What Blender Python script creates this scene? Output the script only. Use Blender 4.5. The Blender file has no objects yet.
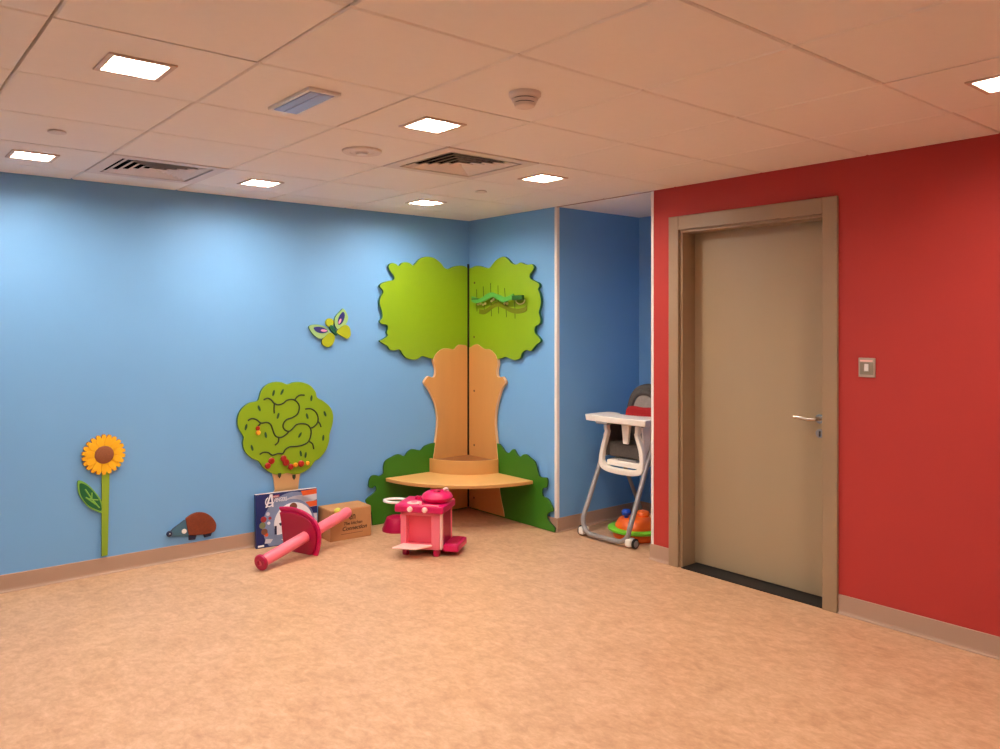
import bpy, bmesh, math, random
from mathutils import Vector, Matrix

# outlines in metres: (along the wall, height)
CANOPY_L = [(3.984,1.968),(3.938,1.982),(3.881,1.983),(3.825,1.971),(3.777,1.951),(3.737,1.959),(3.706,1.99),(3.659,2.022),(3.613,2.036),(3.552,2.036),(3.502,2.017),(3.469,1.987),(3.439,1.962),(3.41,1.979),(3.368,1.984),(3.336,1.975),(3.31,1.952),(3.286,1.965),(3.253,1.973),(3.225,1.96),(3.219,1.933),(3.239,1.902),(3.264,1.876),(3.262,1.846),(3.208,1.832),(3.158,1.814),(3.14,1.793),(3.165,1.764),(3.168,1.74),(3.144,1.703),(3.14,1.655),(3.158,1.607),(3.163,1.558),(3.14,1.528),(3.158,1.508),(3.201,1.5),(3.21,1.474),(3.201,1.444),(3.208,1.419),(3.172,1.395),(3.14,1.38),(3.172,1.359),(3.208,1.34),(3.229,1.313),(3.264,1.305),(3.315,1.312),(3.344,1.277),(3.38,1.245),(3.439,1.231),(3.484,1.236),(3.521,1.254),(3.567,1.246),(3.624,1.232),(3.793,1.215),(3.984,1.209)]
CANOPY_R = [(5.166,1.963),(5.102,1.979),(5.039,1.978),(4.977,1.962),(4.916,1.953),(4.876,1.979),(4.836,2.008),(4.787,2.026),(4.729,2.03),(4.681,2.004),(4.643,1.975),(4.596,1.962),(4.54,1.974),(4.495,1.959),(4.449,1.951),(4.414,1.954),(4.39,1.932),(4.405,1.903),(4.431,1.881),(4.431,1.851),(4.396,1.832),(4.343,1.812),(4.326,1.787),(4.343,1.764),(4.326,1.734),(4.313,1.687),(4.317,1.64),(4.334,1.593),(4.317,1.545),(4.326,1.51),(4.369,1.492),(4.383,1.463),(4.369,1.433),(4.334,1.41),(4.317,1.38),(4.36,1.356),(4.387,1.332),(4.422,1.305),(4.476,1.312),(4.522,1.287),(4.54,1.25),(4.605,1.232),(4.662,1.242),(4.719,1.253),(4.787,1.236),(4.977,1.217),(5.166,1.21)]
TRUNK_L = [(3.984,1.324),(3.938,1.336),(3.881,1.341),(3.853,1.327),(3.825,1.304),(3.769,1.313),(3.714,1.31),(3.668,1.285),(3.641,1.256),(3.627,1.22),(3.641,1.175),(3.65,1.138),(3.641,1.093),(3.609,1.087),(3.579,1.096),(3.538,1.049),(3.579,0.998),(3.614,0.94),(3.645,0.879),(3.663,0.803),(3.668,0.744),(3.663,0.67),(3.65,0.582),(3.638,0.509),(3.627,0.451)]
TRUNK_R = [(5.157,1.317),(5.115,1.336),(5.065,1.346),(5.017,1.328),(4.969,1.309),(4.91,1.308),(4.851,1.283),(4.816,1.244),(4.805,1.193),(4.821,1.141),(4.812,1.098),(4.771,1.093),(4.748,1.097),(4.714,1.052),(4.766,0.998),(4.798,0.931),(4.821,0.87),(4.835,0.803),(4.84,0.737),(4.835,0.664),(4.821,0.577),(4.812,0.505),(4.805,0.455)]
TRUNK_FLARE_R = [(4.766,0.224),(4.727,0.137),(4.693,0.035)]
BUSH_L = [(3.67,0.563),(3.621,0.567),(3.545,0.551),(3.507,0.523),(3.433,0.539),(3.387,0.52),(3.359,0.492),(3.305,0.513),(3.242,0.497),(3.189,0.472),(3.172,0.428),(3.172,0.383),(3.137,0.365),(3.107,0.376),(3.068,0.373),(3.048,0.338),(3.048,0.294),(3.077,0.282),(3.098,0.295),(3.111,0.278),(3.102,0.253),(3.068,0.231),(3.034,0.214),(3.021,0.193),(3.042,0.153),(3.068,0.104),(3.077,0.021)]
BUSH_R = [(4.79,0.572),(4.751,0.547),(4.713,0.517),(4.675,0.517),(4.638,0.546),(4.608,0.549),(4.586,0.523),(4.549,0.503),(4.513,0.522),(4.47,0.528),(4.427,0.509),(4.385,0.491),(4.364,0.461),(4.35,0.425),(4.329,0.386),(4.288,0.383),(4.247,0.384),(4.241,0.348),(4.254,0.314),(4.288,0.304),(4.302,0.274),(4.288,0.243),(4.254,0.24),(4.221,0.222),(4.194,0.19),(4.181,0.156),(4.221,0.139),(4.247,0.116),(4.241,0.085),(4.214,0.067),(4.167,0.039),(4.167,0.019),(4.713,0.011)]
APPLE_CANOPY = [(2.406,1.089),(2.359,1.106),(2.301,1.108),(2.249,1.089),(2.215,1.052),(2.198,0.999),(2.181,0.984),(2.131,0.976),(2.082,0.942),(2.054,0.89),(2.054,0.826),(2.082,0.771),(2.093,0.748),(2.087,0.706),(2.104,0.651),(2.148,0.603),(2.198,0.576),(2.232,0.529),(2.29,0.484),(2.347,0.469),(2.406,0.473),(2.454,0.459),(2.514,0.461),(2.575,0.49),(2.612,0.531),(2.65,0.55),(2.7,0.602),(2.725,0.668),(2.728,0.714),(2.751,0.781),(2.757,0.85),(2.732,0.91),(2.675,0.959),(2.631,0.985),(2.618,1.025),(2.575,1.073),(2.514,1.098),(2.454,1.101)]
GROOVES = [[(2.232,0.992),(2.261,1.001),(2.287,0.988),(2.307,0.965),(2.336,0.952),(2.371,0.958),(2.4,0.978),(2.436,0.983),(2.466,0.972),(2.49,0.942),(2.492,0.909),(2.478,0.876),(2.442,0.856),(2.4,0.845),(2.377,0.822),(2.373,0.795),(2.389,0.772),(2.418,0.763),(2.442,0.778),(2.472,0.804),(2.514,0.808),(2.557,0.795),(2.581,0.761),(2.581,0.721),(2.563,0.678),(2.526,0.659),(2.478,0.652),(2.424,0.654),(2.389,0.638),(2.371,0.613),(2.336,0.616),(2.295,0.609),(2.267,0.629),(2.232,0.635),(2.204,0.624)],[(2.46,0.978),(2.478,0.999),(2.502,1.009),(2.532,1.007)],[(2.31,0.959),(2.307,0.932),(2.309,0.894)],[(2.122,0.858),(2.148,0.87),(2.181,0.861),(2.215,0.835),(2.255,0.837),(2.284,0.819),(2.299,0.779),(2.318,0.739),(2.353,0.725),(2.389,0.738),(2.418,0.763)],[(2.215,0.835),(2.198,0.82),(2.187,0.799)],[(2.342,0.724),(2.336,0.693),(2.313,0.676)],[(2.538,0.909),(2.581,0.908),(2.618,0.883),(2.637,0.842),(2.631,0.802),(2.6,0.776),(2.581,0.772)],[(2.637,0.813),(2.652,0.795),(2.66,0.772)],[(2.569,0.677),(2.594,0.658),(2.604,0.62)]]
LEAFMARKS = [(2.303,1.034),(2.365,1.038),(2.585,0.982),(2.201,0.936),(2.336,0.875),(2.553,0.857),(2.691,0.864),(2.109,0.816),(2.247,0.751),(2.498,0.729),(2.677,0.693),(2.151,0.673),(2.504,0.599),(2.541,0.584)]
TRUNKMARKS = [(2.347,0.46),(2.454,0.436)]
BEADS = [(2.257,0.542),(2.284,0.572),(2.371,0.579),(2.389,0.55),(2.424,0.516),(2.46,0.525),(2.502,0.529),(2.551,0.526),(2.189,0.772)]
APPLE_TRUNK = [(2.294,0.499),(2.309,0.432),(2.317,0.365),(2.486,0.348),(2.494,0.414),(2.504,0.475)]
WING_UL = [(2.569,1.491),(2.616,1.504),(2.667,1.498),(2.707,1.481),(2.73,1.451),(2.707,1.424),(2.66,1.401),(2.616,1.421),(2.583,1.455)]
WING_LL = [(2.733,1.447),(2.696,1.421),(2.671,1.394),(2.674,1.361),(2.711,1.34),(2.748,1.353),(2.771,1.393),(2.767,1.427)]
WING_UR = [(2.839,1.62),(2.808,1.593),(2.778,1.562),(2.767,1.521),(2.778,1.487),(2.801,1.467),(2.839,1.487),(2.869,1.515),(2.881,1.556),(2.862,1.597)]
WING_LR = [(2.786,1.454),(2.801,1.433),(2.839,1.413),(2.873,1.399),(2.9,1.426),(2.892,1.481),(2.862,1.501),(2.823,1.487)]
BODY = [(2.726,1.494),(2.748,1.498),(2.771,1.467),(2.786,1.44),(2.786,1.423),(2.763,1.44),(2.737,1.467)]
SPOT_L = [(2.605,1.481),(2.645,1.488),(2.689,1.478),(2.715,1.457),(2.696,1.444),(2.66,1.441),(2.623,1.454)]
SPOT_R = [(2.835,1.596),(2.812,1.572),(2.797,1.542),(2.797,1.508),(2.812,1.501),(2.835,1.521),(2.85,1.556),(2.85,1.583)]
PINK = [(2.66,1.462),(2.707,1.459),(2.82,1.545),(2.802,1.509)]
HEAD = [(2.73,1.518),(2.704,1.518)]
SUN = [(1.234,0.722),(1.351,0.71),(1.281,0.717),(1.234,0.846),(1.234,0.598)]
STEM = [(1.222,0.605),(1.267,0.599),(1.221,0.113),(1.256,0.106)]
LEAF = [(1.095,0.582),(1.134,0.565),(1.18,0.514),(1.221,0.445),(1.233,0.373),(1.197,0.385),(1.145,0.424),(1.105,0.487),(1.092,0.539)]
VEIN = [(1.132,0.527),(1.168,0.465),(1.209,0.406),(1.168,0.503),(1.168,0.463),(1.203,0.454),(1.194,0.426),(1.134,0.48),(1.168,0.463),(1.157,0.435),(1.192,0.424)]
HBODY = [(1.716,0.255),(1.728,0.27),(1.757,0.286),(1.798,0.291),(1.84,0.28),(1.874,0.256),(1.899,0.222),(1.91,0.191),(1.903,0.158),(1.878,0.145),(1.819,0.144),(1.757,0.151),(1.736,0.156),(1.728,0.183)]
HFACE = [(1.71,0.254),(1.675,0.233),(1.647,0.217),(1.623,0.196),(1.615,0.172),(1.635,0.163),(1.696,0.155),(1.732,0.151),(1.74,0.181),(1.728,0.237)]
HNOSE = [(1.614,0.183),(1.629,0.181),(1.704,0.185),(1.716,0.183)]
HFEET = [(1.734,0.152),(1.786,0.144),(1.777,0.118),(1.736,0.121),(1.825,0.15),(1.884,0.144),(1.878,0.124),(1.836,0.121)]
GUARD = [(-0.209, 0.14), (-0.109, 0.153), (-0.012, 0.141), (0.054, 0.112), (0.086, 0.072), (0.092, 0.011), (0.069, -0.061), (0.026, -0.124), (-0.075, -0.136), (-0.157, -0.132), (-0.215, -0.098), (-0.216, -0.013), (-0.208, 0.073)] 
LAMP, EXPO, RECESS = 57, 1.83, .021
CZ = 2.356            # ceiling height
YB = 5.215            # back wall plane
XR = 4.011            # right-hand wall plane
C = bpy.context.scene.collection
PI = math.pi
V = Vector

# ------------------------------------------------------------------ materials
MATS = {}
def lin(c):
    return tuple((x/12.92 if x <= .04045 else ((x+.055)/1.055)**2.4) for x in (v/255 for v in c))
def mat(name, rgb, rough=.5, var=0.0, scale=8.0, bump=0.0, metal=0.0, emit=None, spec=.5, stretch=None):
    if name in MATS: return MATS[name]
    m = bpy.data.materials.new(name); m.use_nodes = True
    nt = m.node_tree; b = nt.nodes['Principled BSDF']
    col = (*lin(rgb), 1)
    b.inputs['Base Color'].default_value = col
    b.inputs['Roughness'].default_value = rough
    b.inputs['Metallic'].default_value = metal
    b.inputs['Specular IOR Level'].default_value = spec
    if emit:
        b.inputs['Emission Color'].default_value = (*emit[0], 1)
        b.inputs['Emission Strength'].default_value = emit[1]
    tc = nt.nodes.new('ShaderNodeTexCoord')
    n = nt.nodes.new('ShaderNodeTexNoise'); n.inputs['Scale'].default_value = scale; n.inputs['Detail'].default_value = 5
    src = tc.outputs['Object']
    if stretch:
        mp = nt.nodes.new('ShaderNodeMapping'); mp.inputs['Scale'].default_value = stretch
        nt.links.new(src, mp.inputs['Vector']); src = mp.outputs['Vector']
    nt.links.new(src, n.inputs['Vector'])
    v = max(var, .015)
    mx = nt.nodes.new('ShaderNodeMix'); mx.data_type = 'RGBA'
    mx.inputs['A'].default_value = (*[c*(1-v) for c in col[:3]], 1)
    mx.inputs['B'].default_value = (*[min(1, c*(1+v)) for c in col[:3]], 1)
    nt.links.new(n.outputs['Fac'], mx.inputs['Factor'])
    nt.links.new(mx.outputs['Result'], b.inputs['Base Color'])
    if bump:
        bp = nt.nodes.new('ShaderNodeBump'); bp.inputs['Strength'].default_value = bump; bp.inputs['Distance'].default_value = .002
        nt.links.new(n.outputs['Fac'], bp.inputs['Height']); nt.links.new(bp.outputs['Normal'], b.inputs['Normal'])
    MATS[name] = m
    return m

def floor_material():
    m = bpy.data.materials.new('marbled_vinyl'); m.use_nodes = True
    nt = m.node_tree; b = nt.nodes['Principled BSDF']
    tc = nt.nodes.new('ShaderNodeTexCoord')
    def noise(scale, detail, rough, dist=0, st=(1,1,1)):
        mp = nt.nodes.new('ShaderNodeMapping'); mp.inputs['Scale'].default_value = st
        n = nt.nodes.new('ShaderNodeTexNoise'); n.inputs['Scale'].default_value = scale; n.inputs['Detail'].default_value = detail
        n.inputs['Roughness'].default_value = rough; n.inputs['Distortion'].default_value = dist
        nt.links.new(tc.outputs['Object'], mp.inputs['Vector']); nt.links.new(mp.outputs['Vector'], n.inputs['Vector'])
        return n
    n1 = noise(15, 6, .66, .5, (1, .7, 1)); n2 = noise(3, 4, .5, .4); n3 = noise(44, 5, .68, .4, (1, .6, 1))
    r = nt.nodes.new('ShaderNodeValToRGB')
    e = r.color_ramp.elements
    e[0].position = .30; e[0].color = (*lin(FLOOR_DARK), 1)
    e[1].position = .70; e[1].color = (*lin(FLOOR_LIGHT), 1)
    k = e.new(.5); k.color = (*lin(FLOOR_MID), 1)
    a1 = nt.nodes.new('ShaderNodeMix'); a1.data_type = 'FLOAT'; a1.inputs['Factor'].default_value = .25
    nt.links.new(n1.outputs['Fac'], a1.inputs['A']); nt.links.new(n2.outputs['Fac'], a1.inputs['B'])
    a2 = nt.nodes.new('ShaderNodeMix'); a2.data_type = 'FLOAT'; a2.inputs['Factor'].default_value = .38
    nt.links.new(a1.outputs['Result'], a2.inputs['A']); nt.links.new(n3.outputs['Fac'], a2.inputs['B'])
    nt.links.new(a2.outputs['Result'], r.inputs['Fac']); nt.links.new(r.outputs['Color'], b.inputs['Base Color'])
    b.inputs['Roughness'].default_value = .42; b.inputs['Specular IOR Level'].default_value = .35
    return m

# ------------------------------------------------------------------ mesh helpers
class MB:
    """collects shapes and links them as ONE mesh object"""
    def __init__(s): s.bm = bmesh.new(); s.mi = 0
    def _n(s, faces):
        for f in faces: f.material_index = s.mi
        return s
    def box(s, x0, x1, y0, y1, z0, z1):
        vs = [s.bm.verts.new(p) for p in ((x0,y0,z0),(x1,y0,z0),(x1,y1,z0),(x0,y1,z0),(x0,y0,z1),(x1,y0,z1),(x1,y1,z1),(x0,y1,z1))]
        return s._n([s.bm.faces.new([vs[i] for i in q]) for q in ((0,3,2,1),(4,5,6,7),(0,1,5,4),(1,2,6,5),(2,3,7,6),(3,0,4,7))])
    def quadbox(s, base, top):
        """two loops of equal length joined into a closed solid"""
        a = [s.bm.verts.new(p) for p in base]; b = [s.bm.verts.new(p) for p in top]; n = len(a)
        fs = [s.bm.faces.new(a[::-1]), s.bm.faces.new(b)]
        for i in range(n): fs.append(s.bm.faces.new((a[i], a[(i+1)%n], b[(i+1)%n], b[i])))
        return s._n(fs)
    def prism(s, pts, back, front, side=None):
        """outline pts; back(p)/front(p) give the 3-D points of the two faces; side = material index of the rim"""
        a = [s.bm.verts.new(back(p)) for p in pts]; b = [s.bm.verts.new(front(p)) for p in pts]; n = len(a)
        s._n([s.bm.faces.new(a[::-1]), s.bm.faces.new(b)])
        fs = [s.bm.faces.new((a[i], a[(i+1)%n], b[(i+1)%n], b[i])) for i in range(n)]
        for f in fs: f.material_index = s.mi if side is None else side
        return s
    def rod(s, p, q, r0, r1=None, n=20):
        r1 = r0 if r1 is None else r1
        p, q = V(p), V(q); d = (q-p).normalized(); u = d.orthogonal().normalized(); w = d.cross(u)
        a = [s.bm.verts.new(p + (u*math.cos(t)+w*math.sin(t))*r0) for t in (2*PI*i/n for i in range(n))]
        b = [s.bm.verts.new(q + (u*math.cos(t)+w*math.sin(t))*r1) for t in (2*PI*i/n for i in range(n))]
        fs = [s.bm.faces.new(a[::-1]), s.bm.faces.new(b)]
        for i in range(n): fs.append(s.bm.faces.new((a[i], a[(i+1)%n], b[(i+1)%n], b[i])))
        return s._n(fs)
    def tube(s, pts, r, n=14, closed=False, flat=1.0):
        """sweep along pts; r a number or a list"""
        pts = [V(p) for p in pts]; m = len(pts); rings = []; u = None
        for i, p in enumerate(pts):
            if closed: t = (pts[(i+1)%m]-pts[i-1]).normalized()
            else: t = (pts[min(i+1,m-1)]-pts[max(i-1,0)]).normalized()
            u = t.orthogonal().normalized() if u is None else (u - t*u.dot(t)).normalized()
            w = t.cross(u); rr = r[i] if isinstance(r, (list, tuple)) else r
            rings.append([s.bm.verts.new(p + u*math.cos(a)*rr + w*math.sin(a)*rr*flat) for a in (2*PI*k/n for k in range(n))])
        fs = []
        for i in range(m if closed else m-1):
            A, B = rings[i], rings[(i+1)%m]
            for k in range(n): fs.append(s.bm.faces.new((A[k], A[(k+1)%n], B[(k+1)%n], B[k])))
        if not closed: fs += [s.bm.faces.new(rings[0][::-1]), s.bm.faces.new(rings[-1])]
        return s._n(fs)
    def lathe(s, prof, o=(0,0,0), ax=(0,0,1), n=32):
        """profile [(radius, height)] spun about ax through o"""
        o = V(o); d = V(ax).normalized(); u = d.orthogonal().normalized(); w = d.cross(u); rings = []
        for r, h in prof:
            if r < 1e-6: rings.append([s.bm.verts.new(o + d*h)])
            else: rings.append([s.bm.verts.new(o + d*h + (u*math.cos(a)+w*math.sin(a))*r) for a in (2*PI*k/n for k in range(n))])
        fs = []
        for A, B in zip(rings, rings[1:]):
            if len(A) == 1 and len(B) == 1: continue
            for k in range(n):
                j = (k+1)%n
                if len(A) == 1: fs.append(s.bm.faces.new((A[0], B[j], B[k])))
                elif len(B) == 1: fs.append(s.bm.faces.new((A[k], A[j], B[0])))
                else: fs.append(s.bm.faces.new((A[k], A[j], B[j], B[k])))
        return s._n(fs)
    def ball(s, c, r, n=20, sc=(1,1,1)):
        c = V(c); R = bmesh.ops.create_uvsphere(s.bm, u_segments=n, v_segments=n//2, radius=r)
        for v in R['verts']: v.co = V((v.co.x*sc[0], v.co.y*sc[1], v.co.z*sc[2])) + c
        return s._n({f for v in R['verts'] for f in v.link_faces})
    def build(s, name, m, parent=None, bevel=0.0, smooth=35, seg=2):
        bmesh.ops.recalc_face_normals(s.bm, faces=s.bm.faces)
        me = bpy.data.meshes.new(name); s.bm.to_mesh(me); s.bm.free()
        for mm in (m if isinstance(m, (list, tuple)) else [m]): me.materials.append(mm)
        o = bpy.data.objects.new(name, me); C.objects.link(o)
        if smooth:
            me.polygons.foreach_set('use_smooth', [True]*len(me.polygons))
            me.set_sharp_from_angle(angle=math.radians(smooth))
        if bevel:
            b = o.modifiers.new('soft_edges', 'BEVEL'); b.width = bevel; b.segments = seg; b.limit_method = 'ANGLE'; b.angle_limit = math.radians(40)
            b.harden_normals = False
        if parent is not None:
            o.parent = parent; o.matrix_parent_inverse = parent.matrix_world.inverted()
        return o

def thing(name, label, cat, loc=(0,0,0), rotz=0.0, group=None):
    o = bpy.data.objects.new(name, None); C.objects.link(o)
    o.empty_display_size = .05
    o.location = loc; o.rotation_euler = (0, 0, rotz)
    o['label'] = label; o['category'] = cat
    if group: o['group'] = group
    return o
def tag(o, label, cat, group=None):
    o['label'] = label; o['category'] = cat
    if group: o['group'] = group
    return o
def struct(o):
    o['kind'] = 'structure'; return o
def adopt(o, parent):
    o.parent = parent; return o           # child coordinates are local to the thing
def curve(pts, k=5, closed=False):
    """Catmull-Rom through the points"""
    n = len(pts); out = []
    g = (lambda i: pts[i % n]) if closed else (lambda i: pts[min(max(i, 0), n-1)])
    for i in range(n if closed else n-1):
        p0, p1, p2, p3 = g(i-1), g(i), g(i+1), g(i+2)
        for j in range(k):
            t = j/k
            out.append(tuple(.5*((2*b)+(-a+c)*t+(2*a-5*b+4*c-d)*t*t+(-a+3*b-3*c+d)*t**3) for a, b, c, d in zip(p0, p1, p2, p3)))
    if not closed: out.append(pts[-1])
    return out
def onB(off): return lambda p: (p[0], YB-off, p[1])
def onR(off): return lambda p: (XR-off, p[0], p[1])
def text_mesh(body, size, depth=.0006, align='LEFT', shear=0.0, bold=0.0):
    cu = bpy.data.curves.new('t', 'FONT'); cu.body = body; cu.size = size; cu.extrude = depth; cu.align_x = align; cu.shear = shear; cu.offset = bold
    o = bpy.data.objects.new('t', cu); C.objects.link(o)
    dg = bpy.context.evaluated_depsgraph_get(); dg.update()
    me = bpy.data.meshes.new_from_object(o.evaluated_get(dg))
    bpy.data.objects.remove(o); bpy.data.curves.remove(cu)
    return me
def text_part(name, body, size, m, parent, loc, rot, align='LEFT', shear=0.0, sx=1.0, bold=0.0):
    me = text_mesh(body, size, .0005, align, shear, bold); me.materials.clear(); me.materials.append(m)
    o = bpy.data.objects.new(name, me); C.objects.link(o); o.parent = parent
    o.location = loc; o.rotation_euler = rot; o.scale = (sx, 1, 1)
    return o

# ------------------------------------------------------------------ palette
FLOOR_DARK, FLOOR_MID, FLOOR_LIGHT = (176,131,98), (204,160,123), (227,187,152)
M_floor = floor_material()
M_tile = mat('ceiling_tile', (244,236,226), .75, .02, 30)
M_gap = mat('ceiling_gap', (92,72,58), .8)
M_blue = mat('blue_paint', (118,172,222), .55, .02, 3, spec=.3)
M_red = mat('red_paint', (180,58,52), .55, .02, 3, spec=.25)
M_cream = mat('cream_paint', (226,206,184), .6, .02, 3)
M_base = mat('taupe_skirting', (178,146,124), .5, .04, 6)
M_guard = mat('white_guard', (240,232,226), .4)
M_door = mat('olive_grey_laminate', (166,144,112), .45, .04, 3, stretch=(1,1,.15))
M_frame = mat('olive_grey_frame', (158,132,102), .42, .03, 4)
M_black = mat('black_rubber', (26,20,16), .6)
M_chrome = mat('brushed_steel', (206,196,184), .25, metal=1.0)
M_lamp_rim = mat('lamp_rim', (214,190,172), .5)
M_white = mat('white_plastic', (238,230,222), .4)
M_vent = mat('vent_white', (228,214,204), .5)
M_dark = mat('dark_void', (22,18,18), .9)
M_lens = mat('lilac_lens', (168,172,206), .25)
M_glow = mat('lit_diffuser', (255,255,255), .4, emit=((1.0, .93, .84), LAMP))
M_lime = mat('lime_board', (134,168,20), .42, .04, 6)
M_limeedge = mat('dark_green_edge', (20,92,58), .5)
M_wood = mat('beech_laminate', (208,152,86), .4, .06, 5, stretch=(3,3,.35))
M_woodpale = mat('pale_beech', (204,158,106), .4, .06, 5)
M_woodlid = mat('dark_beech', (150,92,46), .45, .06, 5)
M_woodtop = mat('beech_seat', (238,180,108), .35, .06, 5, stretch=(.5,3,3))
M_woodedge = mat('pale_wood_edge', (232,188,140), .5)
M_bush = mat('leaf_green_board', (52,118,20), .42, .04, 6)
M_bushedge = mat('deep_green_edge', (18,66,22), .5)
M_hole = mat('screw_dark', (84,58,30), .5)
M_leafmark = mat('leaf_mark_green', (10,70,40), .5)
M_slot = mat('groove_dark', (34,50,24), .7)
M_cat = mat('caterpillar_green', (84,168,72), .45)
M_cathead = mat('caterpillar_head_green', (34,92,24), .45)
M_olive = mat('olive_shadow', (112,120,10), .5)  # colour of the caterpillar shadow painted on the crown
M_ybead = mat('pale_yellow_bead', (236,232,160), .4)
M_rbead = mat('red_bead', (162,30,22), .35)
M_obead = mat('orange_bead', (240,160,40), .35)
M_petal = mat('sunflower_petal', (252,188,24), .5, .05, 30)
M_petal2 = mat('sunflower_petal_edge', (210,110,20), .5)
M_seed = mat('seed_brown', (146,84,48), .7, .25, 120, bump=.4)
M_stem = mat('stem_green', (140,170,40), .5)
M_leafd = mat('leaf_dark_green', (10,100,52), .5)
M_leafl = mat('leaf_light_green', (126,184,72), .5)
M_spine = mat('hedgehog_brown', (122,52,22), .7, .35, 90, bump=.5)
M_slate = mat('slate_blue', (62,106,128), .5)
M_navy = mat('navy', (20,28,66), .45)
M_wing = mat('pale_green_wing', (150,190,120), .45)
M_wingy = mat('yellow_wing', (164,178,26), .45)
M_wingb = mat('deep_blue_wing', (36,40,120), .45)
M_pinkspot = mat('pink_spot', (226,150,190), .45)
M_pink = mat('pink_plastic', (250,122,142), .35)
M_rose = mat('rose_plastic', (236,88,112), .35)
M_pinklt = mat('pale_pink_plastic', (255,206,196), .35)
M_mag = mat('magenta_plastic', (210,8,92), .32)
M_magd = mat('dark_magenta_plastic', (174,0,64), .35)
M_card = mat('cardboard', (190,136,86), .75, .05, 14)
M_ink = mat('brown_ink', (74,46,24), .7)
M_boxblue = mat('box_navy', (26,44,104), .3, .06, 6)
M_boxgrey = mat('box_silver', (206,206,216), .3, .12, 14)
M_boxorange = mat('box_orange', (222,92,40), .3, .12, 18)
M_boxwhite = mat('box_white', (240,240,244), .35)
M_boxsteel = mat('box_steel_blue', (128,146,180), .3, .15, 20)
M_boxbrown = mat('box_brown', (120,74,52), .35, .3, 40)
M_boxgreen = mat('box_moss', (112,122,88), .35, .3, 40)
M_boxred = mat('box_red', (168,52,56), .35, .2, 40)
M_boxedge = mat('box_edge', (224,206,196), .5)
M_lemon = mat('lemon_ball', (214,214,84), .4)
M_hcwhite = mat('cream_white_plastic', (246,238,226), .35)
M_hcgrey = mat('silver_grey_tube', (158,152,150), .35, metal=.3)
M_hcfab = mat('charcoal_fabric', (84,76,70), .85, .3, 60, bump=.3)
M_hcfab2 = mat('grey_fabric', (150,140,132), .85, .2, 60, bump=.3)
M_hcred = mat('red_fabric', (176,22,24), .8, .1, 40)
M_orange = mat('orange_plastic', (246,104,20), .35)
M_green = mat('lime_green_plastic', (118,196,40), .35)
M_bluep = mat('blue_plastic', (20,70,180), .35)
M_peach = mat('peach_plastic', (240,190,140), .4)
M_swplate = mat('switch_plate_steel', (196,176,156), .35, metal=.5)
M_swinner = mat('switch_inner', (150,136,116), .4, metal=.3)

# ------------------------------------------------------------------ room shell
X0, Y0 = -1.9, -2.4
struct(MB().box(X0-.1, 5.1, Y0-.1, YB+.12, -.08, 0).build('floor', M_floor, smooth=0))

GX, GY, T = .462, 1.3085, .6
LAMPS = [(0,2),(0,5),(2,5),(2,2),(4,3),(4,5),(4,-1),(0,-1),(2,-3),(-2,2)]   # tile indices, ending with the added lamps out of view
VENTS = [(GX+3*T, GY+3*T), (GX+T, GY+5*T)]
mb = MB()
mb.mi = 1; mb.box(X0-.1, 5.1, Y0-.1, YB+.12, CZ+.085, CZ+.14); mb.mi = 0
g = .0036; bv = .005
nx0, nx1 = -4, 6; ny0, ny1 = -7, 7
for i in range(nx0, nx1):
    for j in range(ny0, ny1):
        a, b = GX+i*T, GY+j*T
        x0, x1 = max(a+g, X0), min(a+T-g, XR-.004); y0, y1 = max(b+g, Y0), min(b+T-g, YB)
        if x1-x0 < .02 or y1-y0 < .02: continue
        if any(abs(a-vx) < .01 and abs(b-vy) < .01 for vx, vy in VENTS): continue
        if (i, j) in LAMPS:                      # tile with a square cut-out for the lamp
            qx, qy, k = a+T/2, b+T/2, .0885
            for u0, u1, v0, v1 in ((x0, x1, y0, qy-k), (x0, x1, qy+k, y1), (x0, qx-k, qy-k, qy+k), (qx+k, x1, qy-k, qy+k)):
                mb.box(u0, u1, v0, v1, CZ, CZ+.02)
            continue
        # tile with chamfered lower edge
        lo = [(x0+bv,y0+bv,CZ),(x1-bv,y0+bv,CZ),(x1-bv,y1-bv,CZ),(x0+bv,y1-bv,CZ)]
        mi = [(x0,y0,CZ+bv),(x1,y0,CZ+bv),(x1,y1,CZ+bv),(x0,y1,CZ+bv)]
        up = [(x,y,CZ+.02) for x,y,_ in mi]
        bm = mb.bm; A, B, D = [[bm.verts.new(p) for p in L] for L in (lo, mi, up)]
        bm.faces.new(A)
        for P, Q in ((A, B), (B, D)):
            for k in range(4): bm.faces.new((P[k], P[(k+1)%4], Q[(k+1)%4], Q[k]))
        bm.faces.new(D)
# grid bars behind the joints
mb.mi = 1
for i in range(nx0, nx1+1):
    x = GX+i*T
    if X0 < x < XR: mb.box(x-.012, x+.012, Y0, YB, CZ+.0205, CZ+.03)
for j in range(ny0, ny1+1):
    y = GY+j*T
    if Y0 < y < YB: mb.box(X0, XR, y-.012, y+.012, CZ+.0205, CZ+.03)
mb.mi = 0
mb.box(XR+.002, 5.05, 3.0, 4.3, CZ, CZ+.02)        # plain ceiling of the alcove
struct(mb.build('ceiling', [M_tile, M_gap], smooth=0))

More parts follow.
